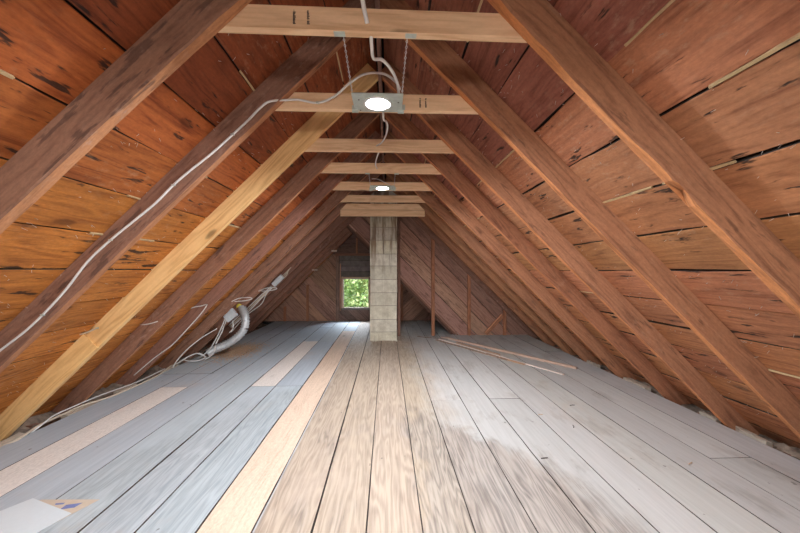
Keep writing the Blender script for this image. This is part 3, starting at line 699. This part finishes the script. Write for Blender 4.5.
cable('electrical_cable',[(-.02,1.80,2.02),(-.018,1.92,2.03),(-.004,2.05,2.075),(.003,2.2,2.10),(-.010,2.35,2.105),(-.04,2.5,2.115),(-.078,2.64,2.143)],.0055,'cable','white cable from the back of the near fitting into the third tie')
cable('electrical_cable',[(-.060,2.68,2.112),(-.075,2.75,2.105),(-.095,2.95,2.12),(-.10,3.10,2.13),(-.092,3.24,2.145)],.0055,'cable','white cable hanging between the third and fourth ties')
cable('electrical_cable',[(-.145,3.36,2.08),(-.09,3.45,2.10),(-.02,3.42,2.06),(.03,3.42,2.04)],.004,'cable','small white cable looping above the far light fitting')
cable('electrical_cable',[(-2.36,RY[1]+.02,.69),(-2.40,2.20,.66),(-2.45,2.40,.665),(-2.43,RY[2]-.085,.684),(-2.298,RY[2]-.088,.722),(-2.149,RY[2]-.088,.751),(-2.047,RY[2]-.088,.792)],.0048,'cable_tan','thin cream cable crossing the face of the new yellow rafter',staples=(6,))
y4=RY[3]-RT-.006
cable('electrical_cable',[(-2.42,RY[2]+.02,.70),(-2.36,2.85,.70),(-2.291,y4,.713),(-2.137,y4,.72),(-2.035,y4,.746)],.0045,'cable','short cream cable end on the rafter just behind the new yellow one')
y5=RY[4]-RT-.006
cable('electrical_cable',[(-2.36,3.45,.62),(-2.30,3.7,.68),(-2.26,y5,.702),(-2.19,y5,.755),(-2.104,y5,.797),(-2.02,y5,.812),(-1.958,y5,.825),(-1.985,y5,.775),(-2.051,y5,.69),(-2.18,y5,.545),(-2.31,y5,.404),(-2.42,y5,.32),(-2.517,y5,.247),(-2.63,y5,.15),(-2.72,y5,.07)],.0055,'cable','cream cable looped down the fifth left rafter to the floor',staples=(6,11))
for (yy,sx,sz,lab) in ((RY[5]-RT-.006,-1.83,.83,'small loop of white cable on the sixth left rafter'),(RY[6]-RT-.006,-1.68,.93,'small loop of white cable on the seventh left rafter')):
    cable('electrical_cable',[(sx-.16,yy+.0,sz-.03),(sx-.06,yy,sz+.012),(sx+.06,yy,sz+.02),(sx+.10,yy,sz+.005),(sx+.02,yy,sz-.018),(sx-.12,yy,sz-.03)],.0055,'cable',lab)
# eave cables along the floor edge
cable('electrical_cable',[(-2.66,2.50,-.02),(-2.60,2.58,.008),(-2.655,2.79,.016),(-2.67,3.04,.012),(-2.66,3.169,.018),(-2.60,3.414,.010),(-2.575,3.801,.012),(-2.60,4.126,.010),(-2.66,4.4,.02),(-2.66,4.7,.02)],.0085,'cable_tan','cream cable lying along the left edge of the floor boards')
cable('electrical_cable',[(-2.64,2.70,-.01),(-2.63,2.80,.03),(-2.67,2.92,.035),(-2.69,3.1,.03),(-2.68,3.4,.03),(-2.64,3.8,.02),(-2.66,4.3,.02)],.006,'cable','thinner white cable beside the cream one along the left floor edge')
# bundle going up the seventh left rafter to the splice box
y7=RY[6]-RT
def onr(t,off,y): p=RP(-1,t,off,y); return (p.x,p.y,p.z)
L7='bundle of three cables rising along the left rafters to the white splice box'
y8=5.76-RT
e7=empty('cable_bundle',onr(.55,.02,5.60),L7,'cable')
for k,o_ in enumerate((.0,.022,.05)):
    mb=MB(); mb.tube([onr(.40,.02+o_,5.60),onr(.75,.012+o_,5.62),onr(1.05,.02+o_*.8,5.63),onr(1.3,.025+o_*.5,5.64)],.009,seg=6); adopt(e7,mb.build('cable_strand',M['cable' if k!=1 else 'cable_tan']))
cable('electrical_cable',[onr(.35,-.03,5.62),onr(.7,-.01,5.62),onr(.98,-.045,5.62),onr(1.12,.0,5.62),onr(1.2,.02,5.62)],.007,'cable','bowed white cable beside the bundle on the dark left rafter')
e=empty('splice_box',onr(1.42,.03,5.58),'small white splice box high among the left rafters','junction box')
mb=MB(); foot,up,out=side_vecs(-1)
p=RP(-1,1.34,.02,5.60); q=RP(-1,1.54,.02,5.60); mb.beam(p,q,(0,1,0),out,[(-.03,-.025),(.03,-.025),(.036,-.018),(.036,.045),(-.036,.045),(-.036,-.018)]); adopt(e,mb.build('box_body',M['box']))
for k in range(3):
    mb=MB(); mb.tube([onr(1.53,.0+k*.015,5.58),onr(1.60,-.015+k*.02,5.56),onr(1.68+.03*k,.03,5.57)],.005,seg=5); adopt(e,mb.build('cable_end',M['cable_tan']))
# grey junction box on the rafter and flexible duct on the floor beside it
jb=empty('junction_box',(-2.12,4.90,.56),'grey square junction box hanging by its cables beside the duct','junction box')
def Q(px,y,z): return (px,y,z)
mb=MB(); c=Vector((-2.11,4.80,.595)); mb.beam(c+Vector((-.075,0,-.0)),c+Vector((.075,0,.0)),Vector((0,1,0)),Vector((0,0,1)),[(-.03,-.06),(.03,-.06),(.03,.06),(-.03,.06)])
o=mb.build('box_body',M['box']); 
import mathutils
rot=mathutils.Matrix.Rotation(R(-38),4,'Y')
for v in o.data.vertices: v.co=(rot@(v.co-c))+c
adopt(jb,o)
mb=MB(); mb.disc_stack((0,0,0),[(.008,0),(.008,.004)],seg=12); o=mb.build('cover_screw',M['galv'])
for v in o.data.vertices: v.co=mathutils.Matrix.Rotation(R(90),4,'X')@v.co+c+Vector((0,-.031,0))
adopt(jb,o)
cable('electrical_cable',[(-2.18,4.80,.55),(-2.24,4.80,.40),(-2.33,4.80,.22),(-2.42,4.80,.10),(-2.52,4.80,.02)],.008,'cable','white cable dropping left from the grey junction box to the eave')
cable('electrical_cable',[(-2.16,4.79,.53),(-2.21,4.78,.38),(-2.28,4.76,.22),(-2.30,4.74,.10),(-2.40,4.72,.02)],.008,'cable','second white cable dropping from the grey junction box')
cable('electrical_cable',[(-2.08,4.80,.52),(-2.075,4.80,.42),(-2.12,4.80,.36)],.007,'cable','short white cable end under the grey junction box')
cable('electrical_cable',[(-2.24,4.70,.43),(-2.36,4.55,.34),(-2.48,4.45,.22),(-2.57,4.40,.10),(-2.60,4.36,.02)],.006,'cable','white cable arching from the box to the eave in front of the duct')
cable('electrical_cable',[(-2.64,4.5,.02),(-2.55,4.55,.09),(-2.45,4.65,.12),(-2.38,4.68,.06),(-2.46,4.62,.03),(-2.60,4.6,.05),(-2.52,4.72,.10),(-2.42,4.80,.03)],.006,'cable','tangle of white cable coiled on the boards at the duct mouth')
du=empty('flexible_duct',(-2.30,4.98,0),'ribbed silver flexible duct curving down to the floor by the left eave','duct')
pts=[(-2.13,5.16,.70),(-2.05,5.08,.61),(-1.995,5.02,.50),(-2.015,5.0,.36),(-2.11,4.98,.25),(-2.24,4.96,.165),(-2.36,4.92,.115),(-2.45,4.88,.065)]
mb=MB(); mb.tube(pts,.052,seg=20,sub=8,rf=lambda i,n:.060 if i%2 else .047); adopt(du,mb.build('duct_hose',M['galv']))
mb=MB(); mb.tube([Vector(pts[0])+Vector((-.01,.0,.01)),Vector(pts[0])+Vector((.025,-.03,-.035))],.063,seg=20,sub=1); adopt(du,mb.build('yellow_tape',M['yellow']))
# scraps along the eaves
for sd in (-1,1):
    mb=MB(); n=260
    xs=[0,.05,.1,.16,.22,.30,.38]
    for k in range(n):
        y=Y0+k*(8.3-Y0)/n
        for j,x in enumerate(xs):
            z=-.075+.05*noise.noise((y*4,j*.9,sd*3))+.035*noise.noise((y*13,j*2.1,sd*3))+( .05*j/6)
            mb.v.append((sd*(2.615+x),y,z))
    m_=len(xs)
    for k in range(n-1):
        for j in range(m_-1):
            a=k*m_+j; mb.face([a,a+1,a+m_+1,a+m_],[(0,0)]*4,tuple([1.0+1.3*max(-.6,noise.noise((k*.11,j*1.3,sd)))]*3),0,True)
    o=mb.build('eave_insulation',M['debris']); tag(o,'loose grey insulation and dirt behind the %s floor edge'%('left' if sd<0 else 'right'),'insulation',kind='stuff'); set_origin(o,(sd*2.8,3,-.1))
scr=[(-1,2.35,.34,.05,.1,'pale scrap board in the left eave nearest the camera'),(-1,3.00,.30,.05,-.15,'pale scrap board in the left eave between the new rafter and the next'),(-1,3.55,.26,.06,.1,'pale scrap in the left eave by the looped cable'),(-1,4.25,.3,.06,0,'pale scrap in the left eave in front of the duct'),
 (1,2.35,.30,.05,.2,'pale scrap lying in the right eave nearest the camera'),(1,2.72,.16,.04,.1,'small pale scrap in the right eave before the third rafter'),(1,3.48,.34,.07,.05,'pale lumpy scrap in the right eave between fourth and fifth rafters'),(1,4.32,.24,.05,.1,'pale scrap in the right eave between the fifth and sixth rafters')]
for sd,y,L,w,a,lab in scr:
    mb=MB(); x=sd*2.66; d=Vector((sd*math.sin(a)*.6,1,0)).normalized()
    mb.beam(Vector((x,y,.0)),Vector((x,y,.0))+d*L,(1,0,0),(0,0,1),[(-w/2,-.05),(w/2,-.05),(w/2,.0),(-w/2,.006)],n=6,jit=lambda l,j:(random.uniform(-.006,.006),random.uniform(-.005,.005)),tint=(1.1,1.1,1.1)); o=mb.build('wood_scrap',M['scrap']); set_origin(o,(x,y,-.05)); tag(o,lab,'wood scrap','scraps in the eaves')

# --- loose sticks on the floor
def stickobj(a,b,w,h,z,lab,tint=(1,1,1),mat='stick'):
    a=Vector((*a,z)); b=Vector((*b,z)); d=(b-a).normalized(); s_=d.cross(Vector((0,0,1)))
    mb=MB(); mb.beam(a,b,s_,(0,0,1),[(-w/2,0),(w/2,0),(w/2,h),(-w/2,h)],n=12,jit=lambda L,j:(noise.noise((L*2,z*99,0))*.008,0),tint=tint); o=mb.build('wood_strip',M[mat]); set_origin(o,a); tag(o,lab,'wood strip','loose strips of wood on the floor')
stickobj((1.03,6.15),(2.30,4.17),.034,.026,.001,'long pinkish strip of wood, rightmost of the bundle on the floor',(1.05,.93,.88))
stickobj((.97,6.20),(1.93,4.86),.024,.020,.001,'pale grey strip lying close along the long pinkish one',(1.05,1.05,1.05))
stickobj((.90,6.05),(2.02,3.94),.018,.012,.001,'thin white-tipped strip reaching nearest the camera',(1.45,1.55,1.65))
stickobj((.84,5.98),(1.60,4.60),.026,.014,.001,'dark thin strip, leftmost of the bundle on the floor',(.62,.55,.5))
stickobj((1.15,5.72),(1.58,4.86),.034,.02,.001,'short brown strip inside the bundle on the floor',(.85,.72,.62))
stickobj((1.42,4.97),(1.74,4.38),.034,.012,.001,'short tan offcut at the middle of the bundle',(1.0,.78,.6))
stickobj((.55,6.30),(1.05,6.02),.014,.010,.001,'short dark twig of wood pointing at the tall stud',(.4,.35,.33))

# --- papers at the bottom left
mb=MB()
for q,(z,c) in enumerate(((.004,(1,1,1)),)):
    P4=[(-2.02,1.66),(-1.855,1.915),(-1.55,1.79),(-1.66,1.45)]
    mb.beam((0,0,.0045),(0,0,.006),(1,0,0),(0,1,0),P4)
o=mb.build('paper_sheet',M['paper']); set_origin(o,(-1.75,1.7,.005)); tag(o,'white sheet of paper on top of the pile at the bottom left corner','paper','papers on the floor')
e=empty('envelope',(-1.70,1.75,.0015),'cream envelope with blue print under the white sheet','envelope','papers on the floor')
mb=MB(); mb.beam((0,0,.002),(0,0,.0035),(1,0,0),(0,1,0),[(-1.96,1.80),(-1.80,1.905),(-1.50,1.895),(-1.62,1.62),(-1.85,1.50)]); adopt(e,mb.build('envelope_body',M['paper_tan']))
for pl in ([(-1.635,1.857),(-1.565,1.872),(-1.575,1.835),(-1.635,1.822)],[(-1.93,1.805),(-1.88,1.845),(-1.86,1.835),(-1.92,1.79)],[(-1.70,1.872),(-1.655,1.875),(-1.655,1.862),(-1.69,1.858)]):
    mb=MB(); mb.beam((0,0,.0036),(0,0,.0038),(1,0,0),(0,1,0),pl); adopt(e,mb.build('blue_print',M['blue']))

# --- sawdust by the duct
mb=MB()
for k in range(9000):
    a=random.uniform(0,2*math.pi); r=abs(random.gauss(0,.5)); x=-2.22+math.cos(a)*r*.34; y=5.30+math.sin(a)*r*.62
    if x<-2.6: continue
    s=random.uniform(.004,.012); w=random.uniform(0,3.14); h=.0015+max(0,.007*(1-r))*random.random()
    v=random.uniform(.8,1.25); mb.poly([(x+math.cos(w+i*1.57)*s,y+math.sin(w+i*1.57)*s,h+random.uniform(-.001,.0015)) for i in range(4)],None,(v,v*random.uniform(.9,1.02),v*.95))
o=mb.build('sawdust',M['dust'],fixn=False); set_origin(o,(-2.14,5.32,.0005)); tag(o,'tan sawdust scattered on the floor beside the duct','sawdust',kind='stuff')
# little splinters on the floor
for (x,y,a,lab) in ((1.42,2.62,1.2,'dark curled splinter on the grey boards right of centre'),(1.25,2.86,.2,'tan chip between boards right of centre'),(1.62,3.05,.1,'small dark chip on the grey boards'),(1.86,2.10,.5,'small splinter low on the right boards'),(.98,2.20,.1,'thin dark splinter on the worn boards near the middle')):
    mb=MB(); d=Vector((math.cos(a),math.sin(a),0)); p=Vector((x,y,.004)); mb.tube([p,p+d*.02+Vector((.003,0,.002)),p+d*.045],.0028,seg=5,sub=3); o=mb.build('wood_splinter',M['black' if 'dark' in lab else 'dust']); set_origin(o,(x,y,.0)); tag(o,lab,'splinter','splinters on the floor')

# --- outside: ground, trees, sky
mb=MB(); mb.box(-40,40,8.6,60,-5.2,-5.0); o=mb.build('ground',plain('grass_ground',(.16,.22,.07),.9,scale=2)); tag(o,'grass far below outside the window',kind='structure')
def tree(x,y,z,r,n,cols,lab,s=(.05,.11)):
    e=empty('tree',(x,y,-5),lab,'tree','trees outside the window')
    mb=MB(); mb.tube([(x,y,-5),(x+.1,y,-2.5),(x,y+.1,z),(x-.1,y,z+r*.6)],.14,seg=10,rf=lambda i,k:.18*(1-.7*i/k)); adopt(e,mb.build('trunk',M['bark']))
    mb=MB()
    for k in range(n):
        d=Vector((random.gauss(0,1),random.gauss(0,1),random.gauss(0,1))).normalized()*(random.random()**.45)*r*(1+.25*noise.noise((k*.01,1,2)))
        c=Vector((x,y,z))+Vector((d.x,d.y*.7,d.z)); q=random.uniform(*s); a=Vector((random.gauss(0,1),random.gauss(0,1),random.gauss(0,1))).normalized(); b=a.cross(Vector((random.gauss(0,1),random.gauss(0,1),random.gauss(0,1)))).normalized()
        t_=random.choice(cols); v=random.uniform(.7,1.25); mb.poly([c-a*q,c+b*q*.5,c+a*q,c-b*q*.5],None,tuple(min(.95,w*v) for w in t_))
    s_=mb.build('foliage',M['leaf'],fixn=False); adopt(e,s_)
tree(-1.6,12.5,.2,1.5,5200,[(.45,.60,.22),(.60,.72,.35),(.32,.50,.18)],'green leafy tree at the left of the view through the window')
tree(-.3,13.6,1.0,1.5,5200,[(.75,.66,.30),(.85,.55,.28),(.50,.62,.28),(.80,.78,.52)],'yellowing tree at the right of the view through the window')
tree(-1.2,15.6,-.6,2.3,5200,[(.40,.58,.25),(.60,.62,.25),(.30,.48,.18)],'pale green tree farther back through the window',s=(.07,.14))

w=bpy.data.worlds.new('World'); bpy.context.scene.world=w; w.use_nodes=True; t=w.node_tree; t.nodes.clear()
sky=t.nodes.new('ShaderNodeTexSky'); sky.sky_type='NISHITA'; sky.sun_elevation=R(42); sky.sun_rotation=R(170); sky.sun_intensity=.35; sky.sun_disc=False
bg=t.nodes.new('ShaderNodeBackground'); bg.inputs[1].default_value=.5; wo=t.nodes.new('ShaderNodeOutputWorld'); t.links.new(sky.outputs[0],bg.inputs[0]); t.links.new(bg.outputs[0],wo.inputs[0])

def area(name,loc,rot,sx,sy,power,col):
    l=bpy.data.lights.new(name,'AREA'); l.shape='RECTANGLE'; l.size=sx; l.size_y=sy; l.energy=power; l.color=col
    o=bpy.data.objects.new(name,l); o.location=loc; o.rotation_euler=rot; C.objects.link(o); return o
sun=bpy.data.lights.new('sun','SUN'); sun.energy=7; sun.angle=R(1); sun.color=(1,.93,.82); so=bpy.data.objects.new('sun',sun); so.rotation_euler=(R(50),0,R(-25)); C.objects.link(so)
# daylight through the two windows
area('daylight_near_window',(0,Y0-2.2,1.35),(R(90-8),0,0),1.9,1.7,420,(1,.96,.90))
area('daylight_far_window',(-.735,BY+1.05,1.75),(R(-90+42),0,0),1.5,1.2,230,(.80,.90,1))

# --- camera
cam=bpy.data.cameras.new('camera'); co=bpy.data.objects.new('camera',cam); C.objects.link(co)
cam.sensor_width=36; cam.lens=349.35/800*36; cam.clip_start=.02
co.location=(0,0,1.2); co.rotation_euler=(R(90+.6226),0,R(-2.134)); bpy.context.scene.camera=co
sc=bpy.context.scene; sc.view_settings.view_transform='Standard'; sc.view_settings.look='None'; sc.view_settings.gamma=1; sc.view_settings.use_curve_mapping=False
sc.view_settings.exposure=0.08
